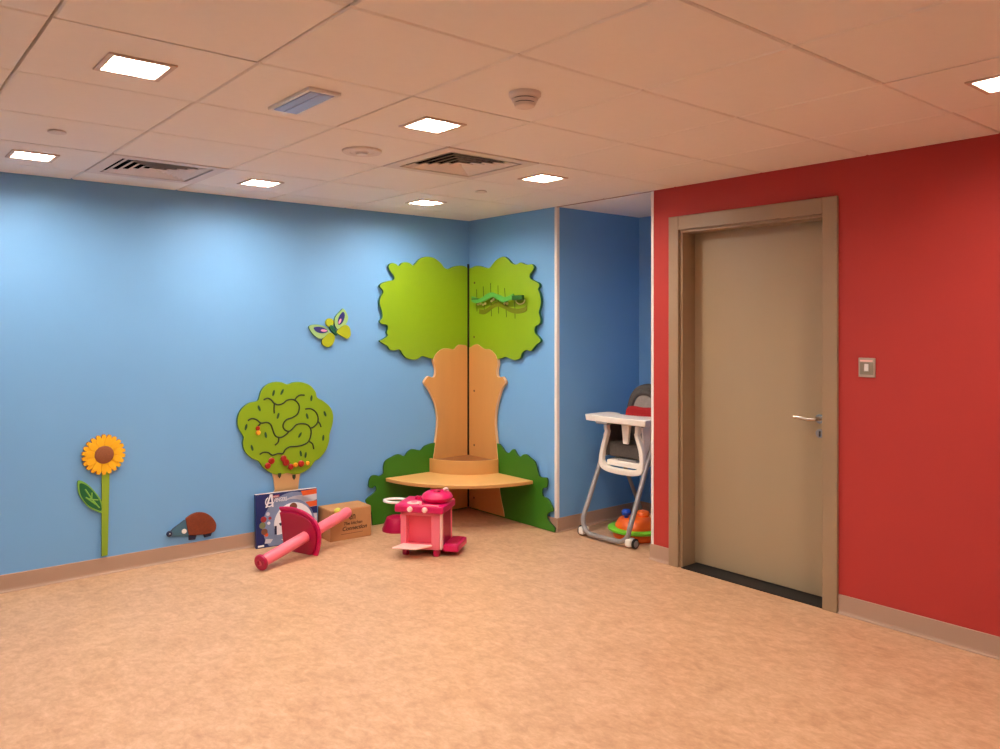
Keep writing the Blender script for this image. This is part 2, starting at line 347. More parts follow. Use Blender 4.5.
struct(MB().box(X0-.1, XR+.1, YB, YB+.12, 0, CZ+.14).build('wall_back', M_blue, smooth=0))
struct(MB().box(XR, 5.05, 4.174, YB, 0, CZ+.14).build('wall_corner', M_blue, smooth=0))
struct(MB().box(4.918, 5.05, 2.95, 4.174, 0, CZ+.14).build('wall_alcove', M_blue, smooth=0))
struct(MB().box(XR+.2, 4.918, 3.18, 3.299, 0, CZ+.14).build('wall_alcove_side', M_blue, smooth=0))
DY0, DY1, DZ = 2.105, 3.115, 2.115          # rough opening of the door
mb = MB()
mb.box(XR, XR+.2, DY1, 3.299, 0, CZ+.14); mb.box(XR, XR+.2, Y0, DY0, 0, CZ+.14); mb.box(XR, XR+.2, DY0, DY1, DZ, CZ+.14)
struct(mb.build('wall_right', M_red, smooth=0))
struct(MB().box(X0-.1, X0, Y0, YB, 0, CZ+.14).build('wall_left', M_blue, smooth=0))
struct(MB().box(X0-.1, XR+.2, Y0-.1, Y0, 0, CZ+.14).build('wall_front', M_blue, smooth=0))

# skirting with a coved toe: profile swept along straight runs
def skirting(name, p, q, nrm, ends=(0, 0)):
    p, q, n = V((*p,0)), V((*q,0)), V((*nrm,0)); d = (q-p).normalized()
    prof = [(0,.1),(.004,.1),(.0055,.097),(.0055,.02),(.008,.010),(.016,.0035),(.016,.0004),(0,.0004)]
    a = [p + n*x + V((0,0,z)) for x, z in prof]; b = [q + n*x + V((0,0,z)) for x, z in prof]
    struct(MB().quadbox(a, b).build(name, M_base, smooth=0))
skirting('baseboard_back', (X0, YB), (XR, YB), (0,-1))
skirting('baseboard_corner', (XR, YB), (XR, 4.16), (-1,0))
skirting('baseboard_alcove_left', (XR, 4.174), (4.918, 4.174), (0,-1))
skirting('baseboard_alcove', (4.918, 4.174), (4.918, 3.299), (-1,0))
skirting('baseboard_right_end', (XR, 3.312), (XR, 3.157), (-1,0))
skirting('baseboard_right', (XR, 2.061), (XR, Y0), (-1,0))

# corner guards
def guard(name, y, s):
    mb = MB(); w = .022 if s > 0 else .016; t = .004
    mb.box(XR-t, XR+w, min(y, y-s*t), max(y, y-s*t), .1, CZ-.001)
    mb.box(XR-t, XR, min(y, y+s*w), max(y, y+s*w), .1, CZ-.001)
    struct(mb.build(name, M_guard, smooth=0, bevel=.0015))
guard('trim_1', 4.174, 1)
guard('trim_2', 3.299, -1)
struct(MB().box(XR-.004, XR+.002, 3.299, 4.174, CZ-.004, CZ+.004).build('trim_3', M_base, smooth=0))

# ------------------------------------------------------------------ door
dr = bpy.data.objects.new('door_1', None); C.objects.link(dr); dr.location = (XR, 2.61, 0); struct(dr)
dr['label'] = 'olive grey flush door in a matching frame in the red wall'
bpy.context.view_layer.update()
def casing(x0, x1, yo0, yi0, yi1, yo1, zi, zo, mb):
    mb.box(x0, x1, yo0, yi0, 0, zo); mb.box(x0, x1, yi1, yo1, 0, zo); mb.box(x0, x1, yi0, yi1, zi, zo)
mb = MB(); casing(XR-.016, XR+.006, 2.063, 2.145, 3.081, 3.155, 2.086, 2.172, mb)
mb.build('casing', M_frame, dr, bevel=.003)
mb = MB(); casing(XR+.006, XR+.026, 2.106, 2.130, 3.064, 3.113, 2.070, 2.114, mb)
casing(XR+.0262, XR+.135, 2.106, 2.130, 3.066, 3.113, 2.072, 2.114, mb)
casing(XR+.135, XR+.18, 2.106, 2.122, 3.072, 3.113, 2.076, 2.114, mb)
mb.build('jamb', M_frame, dr, bevel=.002)
leaf = MB().box(XR+.137, XR+.177, 2.124, 3.070, .010, 2.074).build('leaf', M_door, dr, bevel=.002)
mb = MB(); mb.box(XR-.006, XR+.20, 2.131, 3.065, .0005, .005)
mb.build('threshold', M_black, dr, smooth=0)
LX = XR+.137
hd = MB(); hd.rod((LX, 2.236, .985), (LX-.009, 2.236, .985), .026, n=28).rod((LX-.008, 2.236, .985), (LX-.05, 2.236, .985), .0095)
hd.tube(curve([(LX-.045, 2.232, .985), (LX-.053, 2.245, .984), (LX-.054, 2.28, .981), (LX-.053, 2.32, .986), (LX-.05, 2.365, .988)]), .0085, flat=1.25)
hd.build('handle', M_chrome, leaf)
kh = MB().rod((LX, 2.236, .905), (LX-.008, 2.236, .905), .025, n=28)
kh.build('lock_plate', M_chrome, leaf)
MB().box(LX-.0115, LX-.0075, 2.232, 2.240, .888, .918).build('keyhole', M_black, leaf, bevel=.001)

# ------------------------------------------------------------------ light switch
sw = thing('light_switch', 'small square metal switch plate with a white rocker on the red wall', 'switch', (XR, 1.912, 1.284))
MB().box(-.008, -.0005, -.043, .043, -.049, .049).build('plate', M_swplate, None, bevel=.003).parent = sw
MB().box(-.0095, -.006, -.034, .034, -.036, .026).build('inset', M_swinner, None, bevel=.001).parent = sw
MB().box(-.0095, -.006, -.030, .034, .030, .038).build('label_strip', M_pinklt, None, bevel=.0005).parent = sw
MB().quadbox([(-.006,-.011,-.02),(-.006,.011,-.02),(-.006,.011,.02),(-.006,-.011,.02)], [(-.016,-.010,-.018),(-.016,.010,-.018),(-.0115,.010,.018),(-.0115,-.010,.018)]).build('rocker', M_white, None, bevel=.001).parent = sw

# ------------------------------------------------------------------ ceiling fittings
def square_ring(mb, o, i, z0, z1):
    mb.box(-o, o, -o, -i, z0, z1); mb.box(-o, o, i, o, z0, z1); mb.box(-o, -i, -i, i, z0, z1); mb.box(i, o, -i, i, z0, z1)
def lamp(x, y, label):
    t = thing('ceiling_light', label, 'ceiling light', (x, y, CZ), 0, 'square ceiling lights')
    mb = MB(); square_ring(mb, .105, .086, -.007, -.0005)
    adopt(mb.build('rim', M_lamp_rim, None, bevel=.0012), t)
    mb = MB(); square_ring(mb, .088, .0835, -.004, .030)
    adopt(mb.build('housing', M_lamp_rim, None, smooth=0), t)
    adopt(MB().box(-.0834, .0834, -.0834, .0834, RECESS, RECESS+.004).build('diffuser', M_glow, None, smooth=0), t)
def L(i, j): return GX+i*T+T/2, GY+j*T+T/2
lamp(*L(0,2), 'square lit ceiling light nearest the camera above the sunflower side')
lamp(*L(0,5), 'square lit ceiling light at the far left end, left of the slotted air vent')
lamp(*L(2,5), 'square lit ceiling light between the blue wall and the flat ceiling disc')
lamp(*L(2,2), 'square lit ceiling light just in front of the middle air vent')
lamp(*L(4,3), 'square lit ceiling light nearest to the alcove with the highchair')
lamp(*L(4,5), 'square lit ceiling light in the far corner above the tree seat')
lamp(*L(4,-1), 'square lit ceiling light in front of the red wall, cut by the right picture edge')
lamp(*L(0,-1), 'added square fill light overhead, out of the picture on the sunflower side')  # from here on: unseen lamps added to raise the brightness
lamp(*L(2,-3), 'added square fill light overhead, out of the picture in the middle of the room')
lamp(*L(-2,2), 'added square fill light out of the picture near the left wall')

def vent(cx, cy, label, n=5):
    t = thing('air_vent', label, 'air vent', (cx, cy, CZ), 0, 'square ceiling air vents')
    mb = MB(); square_ring(mb, .2975, .235, -.004, .012)
    adopt(mb.build('frame', M_vent, None, bevel=.001), t)
    adopt(MB().box(-.29, .29, -.29, .29, .072, .08).build('duct', M_dark, None, smooth=0), t)
    mb = MB()
    for s in ((1,0),(-1,0),(0,1),(0,-1)):
        pass
    mb.box(-.238, .238, -.242, -.238, .012, .072); mb.box(-.238, .238, .238, .242, .012, .072)
    mb.box(-.242, -.238, -.242, .242, .012, .072); mb.box(.238, .242, -.242, .242, .012, .072)
    adopt(mb.build('collar', M_dark, None, smooth=0), t)
    for k in range(n):
        o = .218 - k*.042; i = o - .036; mb = MB()
        lo = [(-o,-o,-.003),(o,-o,-.003),(o,o,-.003),(-o,o,-.003)]; up = [(-i,-i,.014),(i,-i,.014),(i,i,.014),(-i,i,.014)]
        lo2 = [(x*(1+.003/o), y*(1+.003/o), z) for x, y, z in lo]; up2 = [(x*(1+.003/i), y*(1+.003/i), z+.001) for x, y, z in up]
        vs = [[mb.bm.verts.new(p) for p in L_] for L_ in (lo, up, up2, lo2)]
        for a in range(4):
            A, B = vs[a], vs[(a+1)%4]
            for c in range(4): mb.bm.faces.new((A[c], A[(c+1)%4], B[(c+1)%4], B[c]))
        adopt(mb.build('louvre', M_vent, None, smooth=0), t)
    o = .216 - n*.042
    if o > .004: adopt(MB().box(-o, o, -o, o, -.003, .0).build('centre_plate', M_vent, None), t)
vent(VENTS[0][0]+T/2, VENTS[0][1]+T/2, 'square slotted air vent in the middle of the ceiling in front of the tree seat')
vent(VENTS[1][0]+T/2, VENTS[1][1]+T/2, 'square slotted air vent by the blue wall at the far left of the ceiling')

t = thing('emergency_light', 'slim rectangular ceiling light with an unlit lilac lens', 'emergency light', (1.368, 2.815, CZ))
mb = MB(); mb.box(-.065, .065, -.178, -.16, -.013, -.0005); mb.box(-.065, .065, .16, .178, -.013, -.0005); mb.box(-.065, -.05, -.16, .16, -.013, -.0005); mb.box(.05, .065, -.16, .16, -.013, -.0005)
adopt(mb.build('frame', M_white, None, bevel=.003), t)
mb = MB(); mb.quadbox([(-.051,-.161,-.002),(.051,-.161,-.002),(.051,.161,-.002),(-.051,.161,-.002)], [(-.046,-.156,-.015),(.046,-.156,-.015),(.046,.156,-.015),(-.046,.156,-.015)])
mb.box(-.012, .012, -.15, .15, -.017, -.013)
adopt(mb.build('lens', M_lens, None, bevel=.002), t)

t = thing('smoke_detector', 'round stepped smoke detector hanging from the middle of the ceiling', 'smoke detector', (1.955, 2.205, CZ))
adopt(MB().lathe([(0,-.0005),(.060,-.0005),(.060,-.012),(.056,-.017),(.050,-.022),(0,-.022)]).build('base', M_vent, None), t)
adopt(MB().lathe([(0,-.021),(.042,-.021),(.042,-.0262),(0,-.0262)]).build('sensor_slot', M_dark, None), t)
adopt(MB().lathe([(0,-.026),(.048,-.026),(.046,-.034),(.042,-.0365),(0,-.0365)]).build('middle_ring', M_vent, None), t)
adopt(MB().lathe([(0,-.036),(.037,-.036),(.037,-.0405),(0,-.0405)]).build('lower_slot', M_dark, None), t)
adopt(MB().lathe([(0,-.040),(.041,-.040),(.037,-.050),(.028,-.055),(0,-.057)]).build('cap', M_vent, None), t)

t = thing('ceiling_speaker', 'flat round disc with a raised inner ring on the ceiling near the blue wall', 'ceiling speaker', (1.984, 3.443, CZ))
adopt(MB().lathe([(0,-.0005),(.097,-.0005),(.097,-.008),(.092,-.012),(.060,-.012),(.056,-.009),(.036,-.009),(.034,-.013),(0,-.013)], n=48).build('grille_rim', M_vent, None), t)
adopt(MB().lathe([(.024,-.013),(.028,-.013),(.028,-.020),(.020,-.022),(0,-.022),(0,-.0125)]).build('centre_cap', M_white, None), t)
for x, y, lb in ((.749, 3.959, 'small flat sprinkler cover on the ceiling at the far left, above the sunflower'), (3.166, 3.993, 'small flat sprinkler cover on the ceiling between the two far corner lights')):
    o = MB().lathe([(0,-.0005),(.034,-.0005),(.038,-.004),(.036,-.009),(.030,-.010),(0,-.010)]).build('sprinkler_cover', M_vent)
    o.location = (x, y, CZ); tag(o, lb, 'sprinkler cover', 'sprinkler covers')

# ------------------------------------------------------------------ tree seat in the corner
ts = thing('tree_seat', 'corner play seat shaped like a tree with lime crown, wooden trunk and green bushes', 'corner seat', (3.98, 5.2, 0))
bpy.context.view_layer.update()
def panel(name, outline, on, back, front, mats, parent=ts, bevel=.002):
    return MB().prism(outline, on(back), on(front), side=1).build(name, mats, parent, bevel=bevel, smooth=30)
cl = curve(CANOPY_L, 4); cl = [(3.969, CANOPY_L[0][1])] + [p for p in cl[1:-1] if p[0] < 3.962] + [(3.969, CANOPY_L[-1][1])]
canL = panel('canopy_panel', cl, onB, .008, .032, [M_lime, M_limeedge])
cr = curve(CANOPY_R, 4); cr = [(5.174, CANOPY_R[0][1])] + [p for p in cr[1:-1] if p[0] < 5.168] + [(5.174, CANOPY_R[-1][1])]
canR = panel('canopy_panel', cr, onR, .008, .032, [M_lime, M_limeedge])
def side_flare(s):   # trunk foot widening below the seat
    return [(s, .50), (s+.005, .40), (s+.012, .30), (s+.03, .2), (s+.05, .12), (s+.072, .05), (s+.08, .014)]
tl = curve(TRUNK_L, 4)
bot = [(TRUNK_L[-1][0]-d, z) for d, z in ((.004,.40),(.008,.32),(.022,.22),(.045,.13),(.07,.06),(.08,.014))]
trL = panel('trunk_panel', [(3.966, TRUNK_L[0][1])] + [p for p in tl[1:] if p[0] < 3.958] + curve(bot, 3) + [(3.966, .014)], onB, .008, .036, [M_wood, M_woodedge])
tr = curve(TRUNK_R, 4)
bot = [(TRUNK_R[-1][0]-d, z) for d, z in ((.004,.40),(.008,.32),(.022,.22),(.045,.13),(.07,.06),(.08,.014))]
trR = panel('trunk_panel', [(5.171, TRUNK_R[0][1])] + [p for p in tr[1:] if p[0] < 5.164] + curve(bot, 3) + [(5.171, .014)], onR, .008, .036, [M_wood, M_woodedge])
bl = curve(BUSH_L, 3); bl = [(3.965, BUSH_L[0][1])] + bl + [(BUSH_L[-1][0], .004), (3.965, .004)]
panel('bush_panel', bl, onB, .018, .030, [M_bush, M_bushedge])
br = curve(BUSH_R[:-1], 3); br = [(5.17, BUSH_R[0][1])] + br + [(BUSH_R[-2][0], .004), (5.17, .004)]
panel('bush_panel', br, onR, .018, .030, [M_bush, M_bushedge])
for y, z, par in ((5.102,1.843,canR),(5.108,1.403,canR),(5.102,.967,trR),(5.102,.527,trR),(5.105,.10,trR)):
    f = .032 if par is canR else .036
    MB().rod((XR-f+.002, y, z), (XR-f-.0015, y, z), .009, n=16).build('screw_cap', M_hole, par)
# quarter-round seat board
RS, cx, cy = .788, XR-.037, YB-.037
arc = [(cx - RS*math.cos(a), cy - RS*math.sin(a)) for a in (PI/2*k/32 for k in range(33))]
sq = [(cx, cy)] + arc
MB().prism(sq, lambda p: (p[0], p[1], .320), lambda p: (p[0], p[1], .346), side=1).build('seat', [M_woodtop, M_wood], ts, bevel=.004)
RP = .388
rin = [(cx-.001 - (RP-.02)*math.cos(a), cy-.001 - (RP-.02)*math.sin(a)) for a in (PI/2*k/28 for k in range(29))]
rout = [(cx-.001 - RP*math.cos(a), cy-.001 - RP*math.sin(a)) for a in (PI/2*k/28 for k in range(29))]
MB().prism(rout + rin[::-1], lambda p: (p[0], p[1], .3465), lambda p: (p[0], p[1], .452)).build('back_band', M_wood, ts, bevel=.003)
MB().prism([(cx-.001, cy-.001)] + [(cx-.001-(RP-.021)*math.cos(a), cy-.001-(RP-.021)*math.sin(a)) for a in (PI/2*k/28 for k in range(29))], lambda p: (p[0], p[1], .428), lambda p: (p[0], p[1], .440)).build('shelf', M_woodlid, ts)
MB().box(3.978, 3.990, 5.186, 5.200, .014, 2.0).build('corner_gap_shade', M_black, ts, smooth=0)  # black filler standing in for the shade inside the corner gap
# caterpillar rail on the right half of the crown
cat = MB(); top = curve([(5.077,1.712),(5.02,1.697),(4.955,1.697),(4.88,1.722),(4.816,1.736),(4.75,1.718),(4.682,1.695),(4.63,1.702),(4.565,1.715)], 5)
hw = lambda k: .019 + .003*math.sin(k*.5)
outl = [(y, z+hw(k)) for k, (y, z) in enumerate(top)] + [(y, z-hw(k)) for k, (y, z) in reversed(list(enumerate(top)))]
cat.prism(outl, onR(.070), onR(.085))
for y, z in ((5.02,1.697),(4.816,1.73),(4.63,1.70)): cat.rod((XR-.030, y, z), (XR-.075, y, z), .006, n=12)
cato = cat.build('caterpillar', M_cat, canR, bevel=.001)
MB().box(XR-.09, XR-.06, 4.462, 4.574, 1.688, 1.724).build('caterpillar_head', M_cathead, cato, bevel=.003)
MB().box(XR-.087, XR-.071, 4.985, 5.075, 1.704, 1.714).build('caterpillar_tail', M_cathead, cato, bevel=.002)
for y, z in ((5.03,1.668),(5.0,1.672),(4.965,1.664),(4.94,1.672),(4.86,1.69),(4.835,1.70),(4.70,1.668),(4.67,1.665)):
    MB().lathe([(.0,-.005),(.006,-.006),(.010,-.003),(.010,.003),(.006,.006),(0,.005)], (XR-.052, y, z), (0,1,.4), n=14).build('bead', M_ybead, cato)
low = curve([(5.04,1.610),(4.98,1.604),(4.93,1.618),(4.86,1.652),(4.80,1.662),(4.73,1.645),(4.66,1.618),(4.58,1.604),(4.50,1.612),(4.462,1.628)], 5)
MB().prism([(y, z+.020) for y, z in low] + [(y, z-.018) for y, z in reversed(low)], onR(.030), onR(.036)).build('caterpillar_shadow', M_olive, canR, bevel=.001)  # flat olive strip painting in the shadow under the caterpillar
ring = [(XR-.05, 4.52+.05*math.cos(a), 1.69+.032*math.sin(a)) for a in (PI+PI*k/14 for k in range(15))]
MB().tube(ring, .004, n=8).build('wire_loop', M_ybead, cato)
for y0, y1, za, zb in ((5.07,5.075,1.61,1.79),(4.975,4.99,1.60,1.81),(4.885,4.897,1.57,1.833),(4.797,4.805,1.59,1.81),(4.70,4.725,1.56,1.787),(4.60,4.604,1.55,1.68)):
    MB().prism([(y1-.003,zb),(y1+.003,zb),(y0+.003,za),(y0-.003,za)], onR(.030), onR(.0327)).build('slot', M_slot, canR, smooth=0)

# ------------------------------------------------------------------ wall play pieces on the blue wall
at = thing('bead_maze_tree', 'round lime green tree bead maze on the blue wall behind the game box', 'wall toy', (2.41, YB, .36))
bpy.context.view_layer.update()
acan = panel('crown', curve(APPLE_CANOPY, 4, True), onB, .003, .022, [M_lime, M_limeedge], at)
atr = panel('trunk', [(2.285,.545)] + APPLE_TRUNK[1:3] + [(2.275,.30),(2.56,.30)] + APPLE_TRUNK[3:5] + [(2.52,.545)], onB, .003, .019, [M_woodpale, M_woodedge], at)
for gline in GROOVES:
    MB().tube([(x, YB-.0215, z) for x, z in curve(gline, 4)], .0056, n=8).build('groove', M_slot, acan)
for k, (x, z) in enumerate(LEAFMARKS):
    a = (.25, .5, .1, -.35, .3, -.3, -.4, .25, -.2, .55, .1, -.3, -.2, .15)[k]
    u = (math.sin(a), math.cos(a)); w = (u[1], -u[0])
    pts = [(x + u[0]*.022*math.cos(t) + w[0]*.0085*math.sin(t), z + u[1]*.022*math.cos(t) + w[1]*.0085*math.sin(t)) for t in (2*PI*i/12 for i in range(12))]
    MB().prism(pts, onB(.02), onB(.0228)).build('leaf_mark', M_leafmark, acan, smooth=0)
for x, z in TRUNKMARKS:
    pts = [(x-.012,z+.02),(x+.012,z+.02),(x+.010,z-.002),(x,z-.016),(x-.010,z-.002)]
    MB().prism(pts, onB(.017), onB(.0238)).build('bark_mark', M_slot, atr, smooth=0)
bm_ = [M_rbead, M_rbead, M_rbead, M_rbead, M_rbead, M_obead, M_rbead, M_obead, M_obead]
rr = (.021,.022,.022,.024,.020,.016,.023,.015,.016)
for (x, z), m, r in zip(BEADS, bm_, rr):
    MB().lathe([(0,0),(r*.8,0),(r,.006),(r,.014),(r*.75,.02),(0,.021)], (x, YB-.0225, z), (0,-1,0), n=20).build('bead', m, acan)
MB().lathe([(0,0),(.013,0),(.016,.006),(.013,.012),(0,.013)], (BEADS[8][0], YB-.0225, BEADS[8][1]+.03), (0,-1,0), n=18).build('bead', M_rbead, acan)

bf = thing('butterfly_plaque', 'small butterfly plaque with blue and yellow wings on the blue wall', 'wall decoration', (2.76, YB, 1.46))
bpy.context.view_layer.update()
for w, sp, pk in ((WING_UL, SPOT_L, 0), (WING_UR, SPOT_R, 2)):
    o = panel('upper_wing', curve(w, 4, True), onB, .003, .018, [M_wing, M_limeedge], bf)
    MB().prism(curve(sp, 4, True), onB(.016), onB(.0195)).build('wing_spot', M_wingb, o, smooth=0)
    (xa, za), (xb, zb) = PINK[pk], PINK[pk+1]
    d = V((xb-xa, zb-za)); n = V((-d.y, d.x)).normalized()*.009
    pts = [(xa+d.x*t+n.x*s*(.4+.6*math.sin(PI*min(1,max(0,t)))), za+d.y*t+n.y*s*(.4+.6*math.sin(PI*min(1,max(0,t))))) for t, s in ((0,1),(.3,1),(.6,1),(1,1),(1,-1),(.6,-1),(.3,-1),(0,-1))]
    MB().prism(pts, onB(.018), onB(.021)).build('pink_spot', M_pinkspot, o, smooth=0)
for w in (WING_LL, WING_LR): panel('lower_wing', curve(w, 4, True), onB, .003, .020, [M_wingy, M_limeedge], bf)
panel('body', curve(BODY, 4, True), onB, .003, .025, [M_limeedge, M_limeedge], bf)
(hx, hz), (hx2, _) = HEAD; hr = .03
MB().rod((hx, YB-.003, hz), (hx, YB-.024, hz), hr, n=28).build('head', M_wingy, bf, bevel=.002)

sf = thing('sunflower_plaque', 'tall yellow sunflower plaque with one leaf on the blue wall', 'wall decoration', (1.25, YB, .10))
bpy.context.view_layer.update()
(sx, sz), (sx2, _), (sx3, _), (_, ztop), (_, zbot) = SUN
Rf = (ztop-zbot)/2; sz = (ztop+zbot)/2
pts = []
NP = 22
for k in range(NP):
    for t, r in ((0,.80),(.18,.93),(.36,.985),(.5,.95),(.64,.985),(.82,.93)):
        a = 2*PI*(k+t)/NP; pts.append((sx+Rf*r*math.cos(a), sz+Rf*r*math.sin(a)))
fh = panel('petals', pts, onB, .003, .022, [M_petal, M_petal2], sf, bevel=.001)
for k in range(11):
    a = 2*PI*(k+.3)/11
    pts = [(sx+math.cos(a+da)*Rf*r, sz+math.sin(a+da)*Rf*r) for r, da in ((.42,-.2),(.62,-.24),(.80,-.16),(.88,0),(.80,.16),(.62,.24),(.42,.2))]
    MB().prism(pts, onB(.02), onB(.0265)).build('petal', M_petal, fh, bevel=.001)
MB().lathe([(0,0),(Rf*.43,0),(Rf*.43,.006),(Rf*.36,.010),(0,.012)], (sx, YB-.021, sz), (0,-1,0), n=36).build('seed_disc', M_seed, sf)
(a0, zt), (a1, _), (b0, zb), (b1, _) = STEM
panel('stem', [(a0, zt+.03), (a1, zt+.03), (b1, zb), (b0, zb)], onB, .003, .017, [M_stem, M_limeedge], sf)
lf = panel('leaf', curve(LEAF, 4, True), onB, .003, .016, [M_leafl, M_limeedge], sf)
lcx = sum(p[0] for p in LEAF)/len(LEAF); lcz = sum(p[1] for p in LEAF)/len(LEAF)
MB().prism([(lcx+(x-lcx)*.84, lcz+(z-lcz)*.84) for x, z in curve(LEAF, 4, True)], onB(.015), onB(.0175)).build('leaf_face', M_leafd, lf, smooth=0)
vn = MB()
for i in range(0, 9, 3):
    seg = VEIN[i:i+3]
    vn.tube([(x, YB-.0172, z) for x, z in seg[:2 if i == 0 else 3]], .004, n=8)
vn.tube([(VEIN[1][0], YB-.0172, VEIN[1][1]), (VEIN[2][0], YB-.0172, VEIN[2][1])], .004, n=8)
vn.build('leaf_vein', M_leafl, lf)

hg = thing('hedgehog_plaque', 'brown hedgehog plaque with slate blue snout above the skirting', 'wall decoration', (1.8, YB, .11))
bpy.context.view_layer.update()
panel('snout', curve(HFACE, 4, True), onB, .003, .017, [M_slate, M_navy], hg)
panel('spines', curve(HBODY, 4, True), onB, .003, .023, [M_spine, M_spine], hg, bevel=.003)
(nx, nz), _, (ex, ez), _ = HNOSE
MB().lathe([(0,0),(.017,0),(.019,.01),(.014,.02),(0,.023)], (nx, YB-.010, nz), (0,-1,0), n=20).build('nose', M_navy, hg)
MB().lathe([(0,0),(.004,.0),(.004,.001),(0,.0015)], (nx-.002, YB-.0332, nz+.004), (0,-1,0), n=12).build('nose_dot', M_white, hg)
MB().rod((ex, YB-.016, ez), (ex, YB-.0255, ez), .015, n=20).build('eye', M_white, hg, bevel=.001)
for q in (HFEET[:4], HFEET[4:]): MB().prism(q, onB(.003), onB(.014)).build('foot', M_navy, hg, bevel=.002)

# ------------------------------------------------------------------ board game box leaning on the wall
W, H, TH = .43, .358, .035
ang = math.atan2(5.107-5.155, 2.60-2.166)
gb = thing('game_box', 'navy and silver board game box leaning on the blue wall', 'game box', (2.160, 5.143, 0), -.06)
lean = bpy.data.objects.new('lean', None)
gb.rotation_euler = (math.radians(-3), 0, -.10)
bpy.context.view_layer.update()
def loc(o, p=gb): o.parent = p; return o
gbody = loc(MB().box(0, W, 0, TH, 0, H).build('lid', [M_boxblue], None, bevel=.0015))
loc(MB().box(.002, W-.002, .002, TH-.002, H-.0005, H+.0015).build('lid_top', M_boxedge, None, smooth=0))
def art(name, uv, m, lv=1):
    d = -.0006*lv
    pts = [(u*W, (1-v)*H) for u, v in uv]
    return loc(MB().prism(pts, lambda p: (p[0], .0002, p[1]), lambda p: (p[0], d, p[1])).build(name, m, None, smooth=0), gbody)
def disc(name, cu, cv, r, m, lv, clip=True, n=40):
    pts = []
    for i in range(n):
        a = 2*PI*i/n; pts.append((min(.995, max(.005, cu+r*math.cos(a)*H/W)), min(.985, max(.01, cv+r*math.sin(a)))))
    return art(name, pts, m, lv)
disc('printed_ring', .60, .62, .60, M_boxsteel, 1)
disc('printed_ring', .66, .62, .52, M_boxgrey, 2)
art('printed_band', [(.62,.10),(.995,.10),(.995,.22),(.56,.25)], M_boxgrey, 2)
art('printed_block', [(.73,.02),(.995,.012),(.995,.105),(.76,.115)], M_boxorange, 3)
art('printed_block', [(.80,.24),(.995,.235),(.995,.335),(.86,.345)], M_boxorange, 3)
art('printed_block', [(.86,.35),(.995,.34),(.995,.48),(.90,.47)], M_boxblue, 3)
disc('printed_arc', .56, .62, .47, M_boxsteel, 3)
disc('printed_arc', .60, .60, .38, M_boxwhite, 4)
disc('printed_spot', .60, .30, .075, M_boxbrown, 5)
for cu, cv, r, m in ((.12,.47,.055,M_boxred),(.19,.38,.035,M_boxgrey),(.10,.58,.06,M_boxgreen),(.13,.70,.06,M_boxbrown),(.16,.76,.035,M_boxorange),(.2,.55,.03,M_boxwhite),(.22,.46,.03,M_boxred)):
    disc('printed_picture', cu, cv, r, m, 5, n=18)
art('printed_tile', [(.15,.84),(.26,.86),(.22,.93),(.13,.92)], M_boxgrey, 5)
art('printed_tile', [(.30,.80),(.46,.78),(.46,.88),(.27,.89)], M_boxsteel, 5)
art('printed_tile', [(.29,.62),(.325,.62),(.325,.78),(.29,.78)], M_navy, 5)
art('printed_tile', [(.36,.58),(.45,.56),(.45,.62),(.38,.63)], M_navy, 5)
art('printed_label', [(.025,.945),(.12,.942),(.12,.975),(.025,.978)], M_boxwhite, 5)
R90 = (PI/2, 0, 0)
# circled A, its bar and the lettering beside it
lg = MB(); cxl, czl, rl = .092, H*.845, .034
def ringseg(a0, a1, r0, r1, n=30):
    o = [(cxl+.86*r1*math.cos(a), czl+r1*math.sin(a)) for a in (a0+(a1-a0)*i/n for i in range(n+1))]
    i_ = [(cxl+.86*r0*math.cos(a), czl+r0*math.sin(a)) for a in (a0+(a1-a0)*i/n for i in range(n+1))]
    return o + i_[::-1]
P0, P1 = (lambda p: (p[0], -.003, p[1])), (lambda p: (p[0], -.0045, p[1]))
lg.prism(ringseg(math.radians(110), math.radians(330), .026, .034), P0, P1)
lg.prism([(cxl-.028,czl-.036),(cxl-.016,czl-.036),(cxl+.010,czl+.034),(cxl+.018,czl-.036),(cxl+.028,czl-.036),(cxl+.022,czl+.05),(cxl+.004,czl+.05)], P0, P1)
lg.prism([(cxl-.014,czl-.012),(cxl+.030,czl-.012),(cxl+.030,czl-.003),(cxl-.010,czl-.003)], P0, P1)
loc(lg.build('logo_emblem', M_boxwhite, None, smooth=0), gbody)
text_part('logo_lettering', 'VENGERS', .036, M_boxwhite, gbody, (.122, -.0035, H*.845-.004), R90, sx=.62, bold=.0006)
art('logo_strip', [(.255,.045),(.375,.04),(.375,.085),(.255,.09)], M_boxred, 6)
text_part('logo_lettering', 'MARVEL', .015, M_boxwhite, gbody, (.255*W+.004, -.0045, H*(1-.083)), R90, sx=.8)

# ------------------------------------------------------------------ cardboard carton and ball
cb = thing('cardboard_box', 'closed brown cardboard carton with dark print by the blue wall', 'box', (2.618, 4.975, 0), -.05)
CW, CD, CH = .315, .205, .212
cbody = loc(MB().box(0, CW, 0, CD, 0, CH).build('carton', M_card, None, bevel=.004), cb)
loc(MB().box(.003, CW-.003, .004, CD/2-.001, CH-.001, CH+.003).build('flap', M_card, None, bevel=.001), cb)
loc(MB().box(.003, CW-.003, CD/2+.001, CD-.004, CH-.001, CH+.003).build('flap', M_card, None, bevel=.001), cb)
text_part('printed_word', 'en', .068, M_ink, cbody, (.140, -.0006, .138), R90, sx=.8, bold=.0012)
text_part('printed_word', 'The kitchen', .030, M_ink, cbody, (.100, -.0006, .102), R90, shear=.2, bold=.0006)
text_part('printed_word', 'Connection', .040, M_ink, cbody, (.088, -.0006, .064), R90, shear=.3, bold=.001)
loc(MB().box(.08, .25, -.0008, .0005, .040, .0425).build('printed_line', M_ink, None, smooth=0), cbody)

